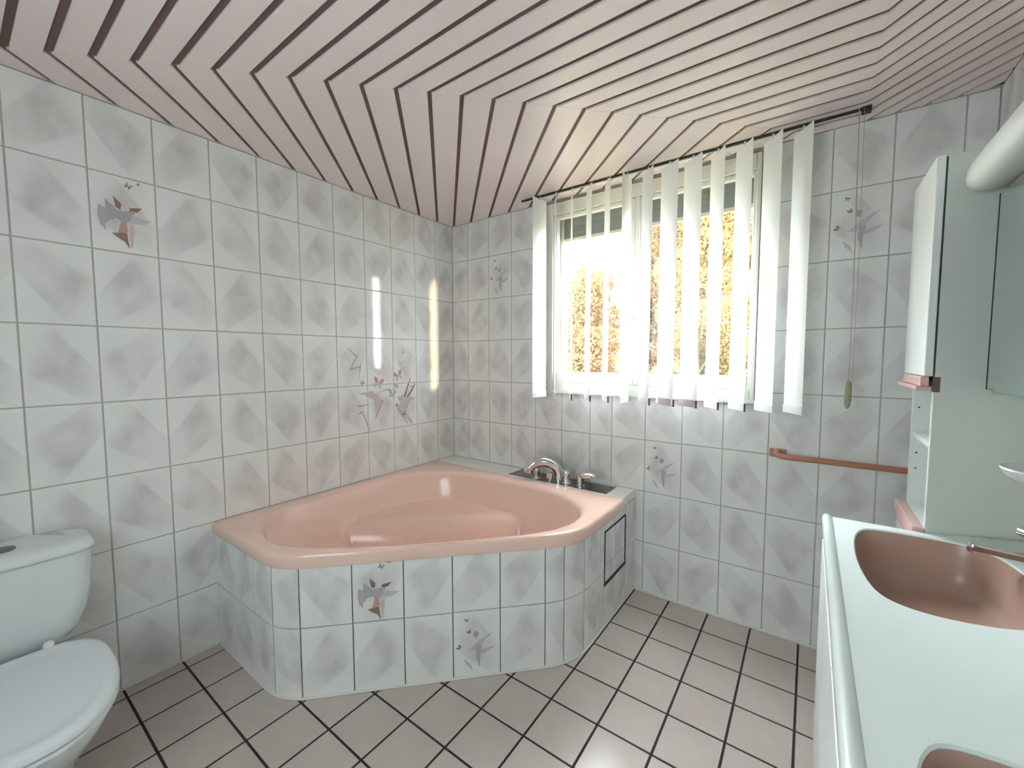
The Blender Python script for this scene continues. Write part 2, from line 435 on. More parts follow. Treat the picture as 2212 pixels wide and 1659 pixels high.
# ------------------------------------------------------------------ ceiling
ceiling = slab('ceiling', 'pale pink slatted board ceiling with dark grooves', 'ceiling', [(-.14, ROOM_W+.14, ROOM_F-.1, .13, CEIL+.008, CEIL+.12)], M['board_gap'])
PITCH, GR = .0877, .0105
def fold_left(y): return 2.243 + .976*y
FR = 2.41
def clip_half(poly, a, bb, c):
    """keep a*x+b*y<=c"""
    out = []
    for i in range(len(poly)):
        p, q = poly[i], poly[(i+1) % len(poly)]
        dp, dq = a*p[0]+bb*p[1]-c, a*q[0]+bb*q[1]-c
        if dp <= 0: out.append(p)
        if (dp < 0 < dq) or (dq < 0 < dp):
            t = dp/(dp-dq); out.append((p[0]+t*(q[0]-p[0]), p[1]+t*(q[1]-p[1])))
    return out
def board(poly):
    for a, bb, c in ((-1, 0, -.0005), (1, 0, ROOM_W), (0, 1, -.0005), (0, -1, -ROOM_F)):
        poly = clip_half(poly, a, bb, c)
        if len(poly) < 3: return
    ar = .5*sum(poly[i][0]*poly[(i+1) % len(poly)][1]-poly[(i+1) % len(poly)][0]*poly[i][1] for i in range(len(poly)))
    if abs(ar) < 2e-4: return
    pin = inset(poly, .0012) if ar > 0 else inset(poly[::-1], .0012)
    if ar < 0: poly = poly[::-1]
    mb = MB(); mb.loft([[(x, y, CEIL+.0078) for x, y in poly], [(x, y, CEIL+.001) for x, y in poly], [(x, y, CEIL) for x, y in pin]], True, False, True)
    mb.build('board', M['board'], ceiling)
y_of = lambda k: -.16 - PITCH*k
for k in range(-14, 34):
    ya, yb = y_of(k) - GR, y_of(k+1) + GR
    xa, xb = fold_left(ya), fold_left(yb)
    # middle run
    if yb < 0:
        board([(max(xb, -9), yb), (FR, yb), (FR, ya), (xa, ya)] if xb < FR else [])  if xa < FR else None
    # left run, grooves at 45 degrees
    sa, sb = y_of(k) + fold_left(y_of(k)) - GR*1.1, y_of(k+1) + fold_left(y_of(k+1)) + GR*1.1
    def on_fold(s): y = (s-2.243)/1.976; return (s-y, y)
    pa, pb = on_fold(sa), on_fold(sb)
    board([pb, pa, (pa[0]-4, pa[1]+4), (pb[0]-4, pb[1]+4)])
    # right run
    ya2, yb2 = y_of(k) - GR*1.1, y_of(k+1) + GR*1.1
    board([(FR, yb2), (FR+3, yb2-3), (FR+3, ya2-3), (FR, ya2)])

# ------------------------------------------------------------------ window
win = thing('window_1', 'white double casement window behind the vertical blind', 'window', (1.44, 0, z0), None, 'structure')
fx0, fx1, fz0, fz1 = x0+.002, x1-.002, z0+.002, 2.352
b = MB()
b.box(fx0, fx0+.055, -.012, .09, fz0, fz1).box(fx1-.02, fx1, -.012, .09, fz0, fz1)
b.box(fx0+.055, fx1-.02, -.012, .09, fz0, fz0+.052).box(fx0+.055, fx1-.02, -.012, .09, 2.275, fz1)
b.build('frame', M['upvc'], win, bevel=.004)
def sash(a0, a1, c0, c1, l, r, bt, tp):
    s = MB()
    s.box(a0, a0+l, -.004, .028, c0, c1).box(a1-r, a1, -.004, .028, c0, c1).box(a0+l, a1-r, -.004, .028, c0, c0+bt).box(a0+l, a1-r, -.004, .028, c1-tp, c1)
    o = s.build('sash', M['upvc'], win, bevel=.004)
    MB().box(a0+l-.004, a1-r+.004, .012, .018, c0+bt-.004, c1-tp+.004).build('pane', M['glass'], o)
    return o
sash(.899, 1.434, 1.213, 2.273, .026, .036, .068, .024)
sash(1.441, 2.026, 1.213, 2.273, .036, .014, .068, .024)
b = MB(); b.box(1.4345, 1.4405, .006, .03, 1.213, 2.273); b.build('gasket', M['gasket'], win)
MB().box(1.437, 1.462, -.016, -.003, 1.213, 2.273).build('cover_strip', M['upvc'], win, bevel=.004)
hd = MB().lathe((1.428, -.004, 1.60), [(.016, 0), (.016, .008), (.012, .012), (.012, .03), (.008, .034)], 16, (0, -1, 0)).build('handle', M['upvc'], win, smooth=40)
MB().tube([(1.428, -.036, 1.606), (1.427, -.040, 1.58), (1.425, -.038, 1.53), (1.425, -.036, 1.49)], [.011, .010, .008, .007], 10).build('grip', M['upvc'], hd, smooth=40)
MB().box(x0-.008, x1+.004, -.022, .0, z0-.014, z0+.004).build('window_sill', M['upvc'], win, bevel=.003)
MB().box(1.545, 1.575, -.018, -.004, 1.186, 1.196).build('hinge', M['chrome'], win)

sh = thing('roller_shutter', 'dark roller shutter drawn a little way down outside the window', 'roller shutter', (1.45, .1, 2.13))
for k in range(6):
    zz = 2.1505 + .0352*k
    MB().prism([(x0+.075, .096), (x1-.015, .096), (x1-.015, .108), (x0+.075, .108)], zz, zz+.0348).build('slat', M['shutter'], sh, bevel=.002)
MB().box(x0+.075, x1-.015, .092, .112, 2.128, 2.150).build('bottom_bar', M['shutter_bar'], sh, bevel=.003)
for xx in (x0+.058, x1-.02): MB().box(xx, xx+.022, .092, .128, 1.17, 2.34).build('guide_rail', M['shutter_bar'], sh, bevel=.002)

# ------------------------------------------------------------------ vertical blind
vb = thing('vertical_blind', 'white vertical slat blind hanging from black ceiling rail before the window', 'blind', (1.55, -.13, 1.12))
RY, RZ = -.125, CEIL - .010
MB().box(.735, 2.405, RY-.006, RY+.006, RZ, CEIL-.0005).build('rail', M['black'], vb, bevel=.002)
MB().box(.76, 2.25, RY+.006, RY+.012, RZ-.003, CEIL-.004).build('rail_edge', M['upvc'], vb)
MB().box(2.395, 2.425, RY-.016, RY+.016, RZ-.012, CEIL-.0005).build('rail_end', M['gasket'], vb, bevel=.003)
ANG = [81, -57, -58, -51, -53, 88, -47, -35, -38, -52, -51, -52, -56]
SW = .127
for k, ang in enumerate(ANG):
    cx = .878 + .1106*k; t = math.radians(ang); c, s = math.cos(t), math.sin(t)
    nx, ny = -s, c
    sway = rng.uniform(-.004, .004); bz = 1.124
    loops = []
    zs = [2.350, 2.27, 2.0, 1.7, 1.4, bz+.042, bz+.036, bz+.004]
    mb = MB()
    ncol = 6
    for side in (1,):
        grid = []
        for zz in zs:
            row = []
            for i in range(ncol+1):
                a = -.5 + i/ncol
                bow = .0035*math.cos(PI*a) * (1 if zz > 1.2 else .5) + sway*(2.33-zz)/1.2*.6
                th = 0
                # gathered top: the hanger in the middle
                hw = SW
                px = cx + a*hw*c + (bow+th)*nx + sway*(2.33-zz)*.5
                py = RY-.012 + a*hw*s + (bow+th)*ny
                row.append((px, py, zz))
            grid.append(mb.add(row))
        for a, bb in zip(grid[:-1], grid[1:]):
            for i in range(ncol): mb.face((a[i], a[i+1], bb[i+1], bb[i]) if side else (a[i], bb[i], bb[i+1], a[i+1]))
    sl = mb.build('slat', M['fabric'], vb, smooth=50, fix=False)
    # weight pocket at the foot and hanger at the top
    wb = MB(); e = .5*SW
    wb.prism([(cx-e*c-.0022*nx, RY-.012-e*s-.0022*ny), (cx+e*c-.0022*nx, RY-.012+e*s-.0022*ny), (cx+e*c+.0045*nx, RY-.012+e*s+.0045*ny), (cx-e*c+.0045*nx, RY-.012-e*s+.0045*ny)], bz, bz+.036)
    wb.build('weight_pocket', M['weight'] if k in (7, 8) else M['fabric'], sl)
    eb = MB(); sg = 1
    for dd in (.5,):
        ex, ey = cx+SW*dd*c, RY-.012+SW*dd*s
        eb.prism([(ex-.001*c-.003*nx, ey-.001*s-.003*ny), (ex+.0022*c-.003*nx, ey+.0022*s-.003*ny), (ex+.0022*c+.005*nx, ey+.0022*s+.005*ny), (ex-.001*c+.005*nx, ey-.001*s+.005*ny)], bz-.002, bz+.036)
    eb.build('pocket_end', M['weight_edge'] if 1 < k < 11 else M['fabric'], sl)
    MB().tube([(cx, RY-.006, 2.345), (cx, RY-.004, RZ+.002)], .004, 8).build('hanger', M['upvc'], sl)
MB().tube([(2.386, RY-.02, RZ), (2.393, RY-.02, 1.9), (2.396, RY-.02, 1.5), (2.394, RY-.02, 1.27)], .0022, 6).build('pull_cord', M['cord'], vb)
MB().tube([(2.403, RY-.018, RZ), (2.408, RY-.018, 1.8), (2.406, RY-.018, 1.28)], .0012, 6).build('bead_chain', M['cord'], vb)
pw = MB().lathe((2.395, RY-.02, 1.160), [(.004, 0), (.010, .012), (.0125, .04), (.0125, .09), (.009, .112), (.004, .120)], 8).build('cord_weight', M['pull'], vb)

# ------------------------------------------------------------------ bath surround (tiled apron)
def arc_path(p0, p1, p2, r, n):
    p0, p1, p2 = map(np.array, (p0, p1, p2)); a = (p0-p1)/np.linalg.norm(p0-p1); bq = (p2-p1)/np.linalg.norm(p2-p1)
    half = math.acos(a.dot(bq))/2; t = r/math.tan(half)
    c = p1 + (a+bq)/np.linalg.norm(a+bq)*r/math.sin(half)
    s, e = p1+a*t, p1+bq*t
    a0 = math.atan2(*(s-c)[::-1]); a1 = math.atan2(*(e-c)[::-1]); d = (a1-a0+PI) % (2*PI) - PI
    return [(c[0]+r*math.cos(a0+d*k/n), c[1]+r*math.sin(a0+d*k/n)) for k in range(n+1)]
AX, AY = 1.458, -1.627
def apron_path(o=0.0, n=14):
    """outline from the left wall round to the back wall, offset outwards by o"""
    d = np.array((.563, .575)); d /= np.linalg.norm(d); nrm = np.array((d[1], -d[0]))
    q = np.array((.794, -1.423)) + nrm*o
    ya = AY - o; xa = AX + o
    pa = q + d*((ya-q[1])/d[1]); pb = q + d*((xa-q[0])/d[0])
    return [(0, ya)] + arc_path((0, ya), pa, pb, .25+o, n) + arc_path(pa, pb, (xa, 0), .34+o, n) + [(xa, 0)]
APATH = np.array(apron_path(0.0, 24)); AS = np.r_[0, np.cumsum(np.hypot(*np.diff(APATH, axis=0).T))]
def a_at(s): return (np.interp(s, AS, APATH[:, 0]), np.interp(s, AS, APATH[:, 1]))
def a_nrm(s):
    p, q = np.array(a_at(max(0, s-.004))), np.array(a_at(min(AS[-1], s+.004))); t = (q-p)/np.linalg.norm(q-p); return np.array((t[1], -t[0]))
def s_of(x, y):
    ss = np.linspace(0, AS[-1], 4000); px = np.interp(ss, AS, APATH[:, 0]); py = np.interp(ss, AS, APATH[:, 1])
    return ss[np.argmin((px-x)**2+(py-y)**2)]
surround = thing('bath_surround', 'white tiled curved surround under the pink corner bath', 'bath surround', (.7, -.7, 0))
def curved_tile(s0, s1, z0, z1, parent, su=None, name='tile', depth=.006, out=0.0, full=None):
    n = max(1, int((s1-s0)/.012)) if True else 1
    ss = np.linspace(s0+GAP/2, s1-GAP/2, n+1)
    V, F = [], []
    for s in ss:
        p = np.array(a_at(s)); nn = a_nrm(s)
        for o, zz in ((out-depth, z0+GAP/2), (out, z0+GAP/2), (out, z1-GAP/2), (out-depth, z1-GAP/2)):
            q = p+nn*o; V.append((q[0], q[1], zz))
    for i in range(n):
        for k in range(4):
            F.append((i*4+k, (i+1)*4+k, (i+1)*4+(k+1) % 4, i*4+(k+1) % 4))
    F.append((0, 1, 2, 3)); F.append((n*4+3, n*4+2, n*4+1, n*4))
    me = bpy.data.meshes.new(name); me.from_pydata(V, [], F)
    uvl = me.uv_layers.new(name='UVMap')
    for lp in me.loops:
        i, k = divmod(lp.vertex_index, 4); uvl.data[lp.index].uv = ((ss[i]-s0)/TW, (V[lp.vertex_index][2]-(z0 if z0 < .29 else .29))/TH)
    me.polygons.foreach_set('use_smooth', [True]*len(F)); me.set_sharp_from_angle(angle=math.radians(40))
    return link(name, me, M['tile'], parent)
marks = [0.0, .20, .40] + [s_of(*q) for q in ((.545, -1.612), (.644, -1.554), (.794, -1.423), (.942, -1.284), (1.083, -1.142), (1.224, -.997), (1.357, -.848), (1.410, -.775), (1.444, -.658), (1.459, -.49), (1.458, -.30), (1.458, -.10))] + [AS[-1]-.001]
H0, H1 = s_of(1.458, -.441), s_of(1.458, -.146); HZ0, HZ1 = .212, .500
T_apron = {}
for i in range(len(marks)-1):
    for j, (za, zb) in enumerate(((0.004, .296), (.296, .553))):
        s0, s1 = marks[i], marks[i+1]
        if s1 <= H0+.001 or s0 >= H1-.001:
            T_apron[(i, j)] = curved_tile(s0, s1, za, zb, surround); continue
        # pieces round the access hatch
        if s0 < H0: curved_tile(s0, H0, za, zb, surround)
        if s1 > H1: curved_tile(H1, s1, za, zb, surround)
        a, bb = max(s0, H0), min(s1, H1)
        if j == 0: curved_tile(a, bb, za, HZ0, surround)
        else: curved_tile(a, bb, HZ1, zb, surround)
SE = s_of(1.458, -.197)
curved_tile(SE, AS[-1]-.001, .553, .588, surround)
# masonry core behind the tiles, ledge on top
core = MB()
pp = [tuple(np.array(a_at(s)) - a_nrm(s)*.008) for s in np.linspace(0.001, AS[-1]-.001, 60)]
inn = [tuple(np.array(a_at(s)) - a_nrm(s)*.05) for s in np.linspace(0.001, AS[-1]-.001, 60)]
core.loft([[(*p, 0.0) for p in pp], [(*p, .552) for p in pp], [(*p, .552) for p in inn], [(*p, 0.0) for p in inn]], False)
core.build('core', M['grout'], surround)
core = MB().box(.001, 1.449, -.16, -.001, .02, .584).build('ledge_core', M['grout'], surround)
# hatch
hat = thing('access_hatch', 'small square tiled hatch with black edge at the side of the bath', 'access hatch', (1.46, -.29, .21))
hx0, hx1 = 1.4545, 1.4585
b = MB()
Y0, Y1 = -.441, -.146
b.box(1.445, 1.4592, Y0, Y0+.010, HZ0, HZ1).box(1.445, 1.4592, Y1-.018, Y1, HZ0, HZ1).box(1.445, 1.4592, Y0+.010, Y1-.018, HZ1-.009, HZ1).box(1.445, 1.4592, Y0+.010, Y1-.018, HZ0, HZ0+.020)
b.build('edge_frame', M['gasket'], hat)
MB().box(1.445, 1.4495, Y0+.010, Y1-.018, HZ0+.020, HZ1-.009).build('backing', M['grout'], hat)
fr_hat = frame((1.4588, 0, 0), (0, 1, 0), (0, 0, 1))
hy = [Y0+.009, -.30, Y1-.017]; hz = [HZ0+.019, .322, HZ1-.008]
for i in range(2):
    for j in range(2):
        pl = [(hy[i]+.0015, hz[j]+.0015), (hy[i+1]-.0015, hz[j]+.0015), (hy[i+1]-.0015, hz[j+1]-.0015), (hy[i]+.0015, hz[j+1]-.0015)]
        o = put_tile(pl, (hy[i]-.06, hz[j]-.1), (TW, TH), Matrix.Translation(-world_loc(hat)) @ fr_hat, hat, M['tile'])
# caulk beads along the foot
cb = MB(); cpts = [(*(np.array(a_at(s)) + a_nrm(s)*.002), .003) for s in np.linspace(.002, AS[-1]-.004, 70)]
cb.tube(cpts, .0055, 6); cb.build('caulk_bead', M['caulk'], surround)
tag(MB().tube([(AX+.01, -.003, .003), (2.78, -.003, .003)], .0065, 6).build('trim_1', M['caulk']), 'pale caulk bead along the foot of the window wall', 'caulk', None, 'structure')
tag(MB().tube([(.003, AY-.01, .003), (.003, ROOM_F+.02, .003)], .005, 6).build('trim_2', M['caulk']), 'pale caulk bead along the foot of the long tiled wall', 'caulk', None, 'structure')
# ledge
led = thing('bath_ledge', 'cream ledge between the corner bath and the window wall', 'ledge', (.7, -.1, .585))
b = MB(); PX0, PX1, PY0, PY1 = .662, 1.355, -.178, -.014
b.box(.001, PX0, -.196, -.001, .586, .600).box(PX1, 1.458, -.196, -.001, .586, .600).box(PX0, PX1, -.196, PY0, .586, .600).box(PX0, PX1, PY1, -.001, .586, .600)
b.build('slab', M['ledge'], led)
MB().box(PX0+.001, PX1-.001, PY0+.001, PY1-.001, .586, .5985).build('faucet_plate', M['plate'], led)
tag(bpy.data.objects['faucet_plate'], 'dark polished plate let into the ledge')
MB().box(PX0-.004, PX0+.001, PY0, PY1, .5985, .602).box(PX0, PX1, PY1-.003, PY1+.002, .5985, .602).box(PX1-.001, PX1+.004, PY0, PY1, .5985, .602).build('plate_rim', M['ledge'], led)

# ------------------------------------------------------------------ corner bath
NB = 160
bath = thing('corner_bath', 'pink corner bathtub with moulded seat beside the tiled walls', 'bathtub', (.7, -.8, .55))
op = apron_path(.012, 14)
outer = [(.002, -.197)] + [(max(.002, x), y) for x, y in op[:-1]] + [(AX+.012, -.197)]
inner_pts = [(.269, -1.540), (.165, -1.475), (.112, -1.36), (.088, -1.2), (.080, -1.031), (.088, -.75), (.135, -.545), (.250, -.400), (.409, -.315), (.703, -.285), (.981, -.285), (1.18, -.328), (1.300, -.405), (1.372, -.52), (1.385, -.66), (1.325, -.822), (1.139, -1.033), (.951, -1.218), (.800, -1.362), (.640, -1.491), (.515, -1.555), (.396, -1.568)]
CB = np.array((.72, -.92))
def by_angle(poly, n, closed=True):
    """points of the outline seen from the centre at even angles"""
    d = resample(poly, 2400) - CB; a = np.arctan2(d[:, 1], d[:, 0]); r = np.hypot(*d.T)
    o = np.argsort(a); a, r = a[o], r[o]
    th = np.linspace(-PI, PI, n, endpoint=False)
    rr = np.interp(th, np.r_[a-2*PI, a, a+2*PI], np.r_[r, r, r])
    return th, rr
inn_s = smooth_closed(inner_pts, 400, 2)
th, ri = by_angle(inn_s, NB)
_, ro = by_angle(outer, NB)
# put the outer corners exactly on an angle
for cx, cy in ((.002, -.197), (.002, AY-.012), (AX+.012, -.197)):
    a = math.atan2(cy-CB[1], cx-CB[0]); k = int(np.argmin(np.abs((th-a+PI) % (2*PI)-PI))); th[k] = a; ro[k] = math.hypot(cx-CB[0], cy-CB[1])
_r = by_angle(inn_s, 720); ri = np.interp(th, _r[0], _r[1], period=2*PI)
U = np.stack([np.cos(th), np.sin(th)], 1)
RIM = .604
def ring(r, z): 
    z = np.broadcast_to(z, (NB,)); return [(CB[0]+r[k]*U[k, 0], CB[1]+r[k]*U[k, 1], z[k]) for k in range(NB)]
def smax(a, bb, k): h = np.clip(.5+.5*(a-bb)/k, 0, 1); return bb*(1-h)+a*h+k*h*(1-h)
loops = [ring(ro-.03, .545), ring(ro-.004, .546), ring(ro, .553), ring(ro, .586), ring(ro-.003, .596), ring(ro-.009, .602), ring(ro-.017, RIM)]
loops += [ring(ri+.034, RIM), ring(ri+.020, RIM-.0015), ring(ri+.008, RIM-.006), ring(ri-.002, RIM-.014), ring(ri-.010, RIM-.024)]
for f in (.965, .945, .925, .9, .87, .84, .81, .78, .74, .70, .65, .6, .54, .47, .4, .32, .24, .16, .08, .02):
    r = ri*f
    d = (1-f)*ri                          # distance from the rim
    X = CB[0]+r*U[:, 0]; Y = CB[1]+r*U[:, 1]
    g1 = np.exp(-(((th-math.atan2(-.58, -.42)+PI) % (2*PI)-PI)/.42)**2); g2 = np.exp(-(((th-math.atan2(.37, .63)+PI) % (2*PI)-PI)/.35)**2)
    wd = np.minimum(.17 + .50*g1 + .20*g2, .80*ri)
    wall = RIM-.036 - .40*np.clip(d/wd, 0, 1)**(.8+.25*g1)
    zz = smax(wall, np.full(NB, .19), .06)
    q = (-X+Y)/math.sqrt(2) + .905          # towards the tiled corner
    seat = .425 - .26/(1+np.exp(q/.022))
    lowwall = RIM-.036 - .145*np.clip((d-.012)/.09, 0, 1)**.8
    zz = np.where(q > -.12, np.maximum(zz, np.minimum(seat, lowwall)), zz)
    zz = np.minimum(zz, RIM-.030)
    loops.append(ring(r, zz))
MB().loft(loops, True, False, True).build('shell', M['tub'], bath, smooth=55)

# ------------------------------------------------------------------ bath taps
LZ = .5985
def arch(p0, p1, h, n=14):
    out = []
    for k in range(n+1):
        t = k/n; a = PI*t
        out.append((p0[0]+(p1[0]-p0[0])*(1-math.cos(a))/2, p0[1]+(p1[1]-p0[1])*(1-math.cos(a))/2, p0[2]+(p1[2]-p0[2])*t*.9+h*math.sin(a)))
    return out
sp = thing('bath_spout', 'thick arched chrome spout on the dark plate by the bath', 'spout', (1.0, -.10, LZ))
MB().tube([(1.0, -.095, LZ), (1.0, -.095, .625)] + arch((1.0, -.095, .635), (.845, -.215, .655), .075)[1:], [.033, .032]+[.031]*4+[.030]*6+[.027]*4, 20).build('spout', M['chrome'], sp, smooth=50)
MB().lathe((1.0, -.095, LZ), [(.031, 0), (.031, .006), (.026, .010)], 24).build('flange', M['chrome'], sp, smooth=40)
def tap(name, label, x, y, h, r, lever):
    t = thing(name, label, 'tap', (x, y, LZ), None)
    MB().lathe((x, y, LZ), [(r*1.45, 0), (r*1.45, .004), (r*1.05, .008), (r, .012), (r, h*.55), (r*1.12, h*.62), (r*1.12, h*.88), (r*.85, h), (.003, h)], 20).build('body', M['chrome'], t, smooth=35)
    if lever: MB().tube([(x, y, LZ+h*.9), (x-.028, y+.004, LZ+h*.94)], [.006, .005], 8).build('lever', M['chrome'], t, smooth=40)
    return t
tap('bath_tap', 'round chrome tap in front of the arched spout', .866, -.148, .075, .021, False)
tap('bath_tap', 'chrome tap with small lever between spout and hand shower', 1.072, -.130, .086, .021, True)
dv = thing('bath_diverter', 'squarish chrome diverter knob under the arched spout', 'diverter', (.975, -.158, LZ))
MB().lathe((.975, -.158, LZ), [(.018, 0), (.018, .005), (.011, .008), (.011, .022)], 16).build('stem', M['chrome'], dv, smooth=40)
MB().box(.955, .995, -.178, -.138, LZ+.022, LZ+.062).build('knob', M['chrome'], dv, bevel=.006, seg=3)
hs = thing('hand_shower', 'round chrome hand shower head resting in its holder on the dark plate', 'hand shower', (1.165, -.125, LZ))
MB().lathe((1.165, -.125, LZ), [(.027, 0), (.027, .006), (.021, .012), (.020, .05), (.024, .062), (.024, .074)], 18).build('holder', M['chrome'], hs, smooth=40)
MB().lathe((1.212, -.118, LZ+.062), [(.035, 0), (.052, .008), (.055, .020), (.045, .031), (.012, .036)], 26, (-.1, -.08, 1)).build('head', M['chrome'], hs, smooth=40)
MB().tube([(1.165, -.125, LZ+.066), (1.19, -.122, LZ+.074), (1.212, -.118, LZ+.074)], [.015, .014, .012], 12).build('neck', M['chrome'], hs, smooth=40)

# ------------------------------------------------------------------ towel rail
tr = thing('towel_rail', 'salmon plastic towel rail on the window wall beside the tall cabinet', 'towel rail', (2.4, 0, .91))
for xx in (2.153, 2.70):
    br = MB().box(xx-.034, xx+.034, -.012, -.0005, .893, .935).build('bracket', M['salmon'], tr, bevel=.004)
b = MB(); path = [(2.148, -.010, .922), (2.148, -.045, .920), (2.153, -.062, .916), (2.172, -.070, .911), (2.22, -.070, .911), (2.66, -.070, .911), (2.695, -.06, .913), (2.70, -.04, .915), (2.70, -.010, .916)]
b.tube(path, .0135, 12).build('bar', M['salmon'], tr, smooth=50)

# ------------------------------------------------------------------ toilet
TY = -2.263
wc = thing('toilet', 'white close coupled toilet with closed lid against the tiled wall', 'toilet', (.40, TY, 0))
def dshape(xb, xf, hw, n=40, nose=2.3):
    """outline of seat/bowl: straight back, rounded front (towards +x)"""
    L = xf-xb; pts = []
    for k in range(n+1):
        t = -PI/2 + PI*k/n
        pts.append((xb+.40*L + .60*L*abs(math.cos(t))**(2/nose)*1.0, TY + hw*math.copysign(abs(math.sin(t))**(2/nose), math.sin(t))))
    back = []
    for k in range(1, n):
        t = PI/2 + PI*k/n
        back.append((xb+.40*L - .40*L*abs(math.cos(t))**(2/3.2), TY + hw*math.copysign(abs(math.sin(t))**(2/3.2), math.sin(t))))
    return pts + back
TZ = .945
def zl(poly, z): return [(x, y, z*TZ) for x, y in resample(poly, 96)]
def scaled(poly, k, c=(.48, TY)): return [(c[0]+(x-c[0])*k, c[1]+(y-c[1])*k) for x, y in poly]
D = dshape(.225, .765, .195)
MB().loft([zl(scaled(dshape(.16, .60, .105), 1, ), 0.0), zl(dshape(.16, .60, .105), .02), zl(dshape(.17, .575, .098), .10), zl(dshape(.18, .60, .115), .19), zl(dshape(.19, .68, .155), .28), zl(dshape(.205, .735, .178), .345), zl(dshape(.21, .755, .188), .383), zl(dshape(.215, .755, .186), .392)], True, True, True).build('bowl', M['ceramic'], wc, smooth=60)
MB().loft([zl(dshape(.225, .757, .190), .3935), zl(dshape(.225, .765, .196), .398), zl(dshape(.225, .765, .196), .406), zl(dshape(.228, .760, .192), .4105)], True, True, True).build('seat', M['seat'], wc, smooth=50)
MB().loft([zl(dshape(.228, .756, .189), .4125), zl(dshape(.225, .768, .198), .417), zl(dshape(.225, .768, .198), .427), zl(dshape(.230, .760, .192), .436), zl(dshape(.240, .745, .178), .440), zl(dshape(.255, .728, .162), .439), zl(dshape(.262, .720, .155), .4355), zl(dshape(.29, .69, .128), .436)], True, True, True).build('seat_lid', M['seat'], wc, smooth=60)
def cis(w, x1, r=.05): return resample(rrect(.012, x1, TY-w, TY+w, r), 96)
def cl(w, x1, z, r=.05): return [(x, y, z*TZ) for x, y in cis(w, x1, r)]
MB().loft([cl(.10, .16, .392, .03), cl(.14, .185, .42), cl(.165, .195, .46), cl(.183, .205, .52), cl(.194, .212, .60), cl(.199, .216, .70), cl(.200, .217, .738)], True, True, True).build('cistern', M['ceramic'], wc, smooth=60)
MB().loft([cl(.199, .216, .738), cl(.206, .224, .741), cl(.209, .228, .750), cl(.208, .227, .760), cl(.203, .221, .771, .06), cl(.192, .208, .778, .06), cl(.15, .17, .781, .05)], True, True, True).build('cistern_lid', M['ceramic'], wc, smooth=60)
MB().lathe((.115, TY, .778*TZ), [(.030, 0), (.030, .006), (.026, .009)], 24).build('flush_button', M['button'], wc, smooth=40)
for s in (-.075, .075): MB().lathe((.235, TY+s, .40*TZ), [(.014, 0), (.014, .045), (.011, .05)], 14).build('hinge', M['seat'], wc, smooth=40)

# ------------------------------------------------------------------ vanity unit
VY0, VY1, VX = -.655, -2.085, 2.318
van = thing('vanity_unit', 'white double vanity cabinet under the pink basins', 'vanity unit', (2.56, -1.37, 0))
MB().box(VX+.018, ROOM_W-.002, VY1+.01, VY0-.01, .09, .66).build('body', M['laminate'], van)
MB().box(VX+.06, ROOM_W-.01, VY1+.02, VY0-.02, 0.001, .088).build('plinth', M['side'], van)
nd = 4; dw = (VY0-VY1-.02)/nd
for k in range(nd):
    a = VY1+.01+dw*k
    d = MB().box(VX-.001, VX+.016, a+.002, a+dw-.002, .095, .775).build('door', M['laminate'], van, bevel=.003)
CZ = .85
top = thing('basin_counter', 'white counter with two pink wash basins and raised front edge', 'washbasin', (2.56, -1.37, .80))
b1 = [(2.411, -.725), (2.388, -.80), (2.381, -.92), (2.384, -1.02), (2.396, -1.115), (2.416, -1.165), (2.46, -1.188), (2.53, -1.186), (2.62, -1.155), (2.68, -1.08), (2.705, -.98), (2.705, -.86), (2.690, -.76), (2.655, -.705), (2.59, -.69), (2.506, -.694), (2.44, -.702)]
b2 = [(x, y-.870) for x, y in b1]
cmid = -1.37
def half_counter(y0, y1, bpts):
    c = np.array((2.54, (y0+y1)/2 if False else np.mean([q[1] for q in bpts])))
    bl = smooth_closed(bpts, 96, 2)
    a = np.arctan2(bl[:, 1]-c[1], bl[:, 0]-c[0])
    X0, X1 = VX+.014, ROOM_W-.002
    rect = []
    for t in a:
        dx, dy = math.cos(t), math.sin(t); k = 1e9
        if dx > 1e-9: k = min(k, (X1-c[0])/dx)
        if dx < -1e-9: k = min(k, (X0-c[0])/dx)
        if dy > 1e-9: k = min(k, (y1-c[1])/dy)
        if dy < -1e-9: k = min(k, (y0-c[1])/dy)
        rect.append([c[0]+dx*k, c[1]+dy*k])
    for cx, cy in ((X0, y0), (X1, y0), (X1, y1), (X0, y1)):
        k = int(np.argmin([math.hypot(q[0]-cx, q[1]-cy) for q in rect])); rect[k] = [cx, cy]
    return bl, rect, c
cm = MB()
for y0, y1, bp in ((cmid, VY0, b1), (VY1, cmid, b2)):
    bl, rect, c = half_counter(y0, y1, bp)
    R_ = [(x, y, CZ) for x, y in rect]
    bo = [(c[0]+(x-c[0])*1.018, c[1]+(y-c[1])*1.018, CZ) for x, y in bl]
    cm.loft([[(x, y, .775) for x, y, z in R_], R_, bo, [(x, y, CZ-.003) for x, y in bl], [(x, y, .81) for x, y in bl]], True)
    bs = MB(); lo = []
    for f, zz in ((.999, CZ-.004), (.985, CZ-.012), (.965, CZ-.04), (.94, CZ-.08), (.90, CZ-.112), (.82, CZ-.134), (.65, CZ-.145), (.4, CZ-.150), (.12, CZ-.152)):
        lo.append([(c[0]+(x-c[0])*f, c[1]+(y-c[1])*f, zz) for x, y in bl])
    bs.loft(lo, True, False, True)
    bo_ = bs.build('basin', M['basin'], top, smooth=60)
    tag(bo_, 'pink basin bowl')
    MB().lathe((c[0]+.03, c[1], CZ-.1525), [(.024, 0), (.024, .004), (.02, .006)], 20).build('drain', M['chrome'], bo_, smooth=40)
cm.build('counter_top', M['counter'], top, smooth=30)
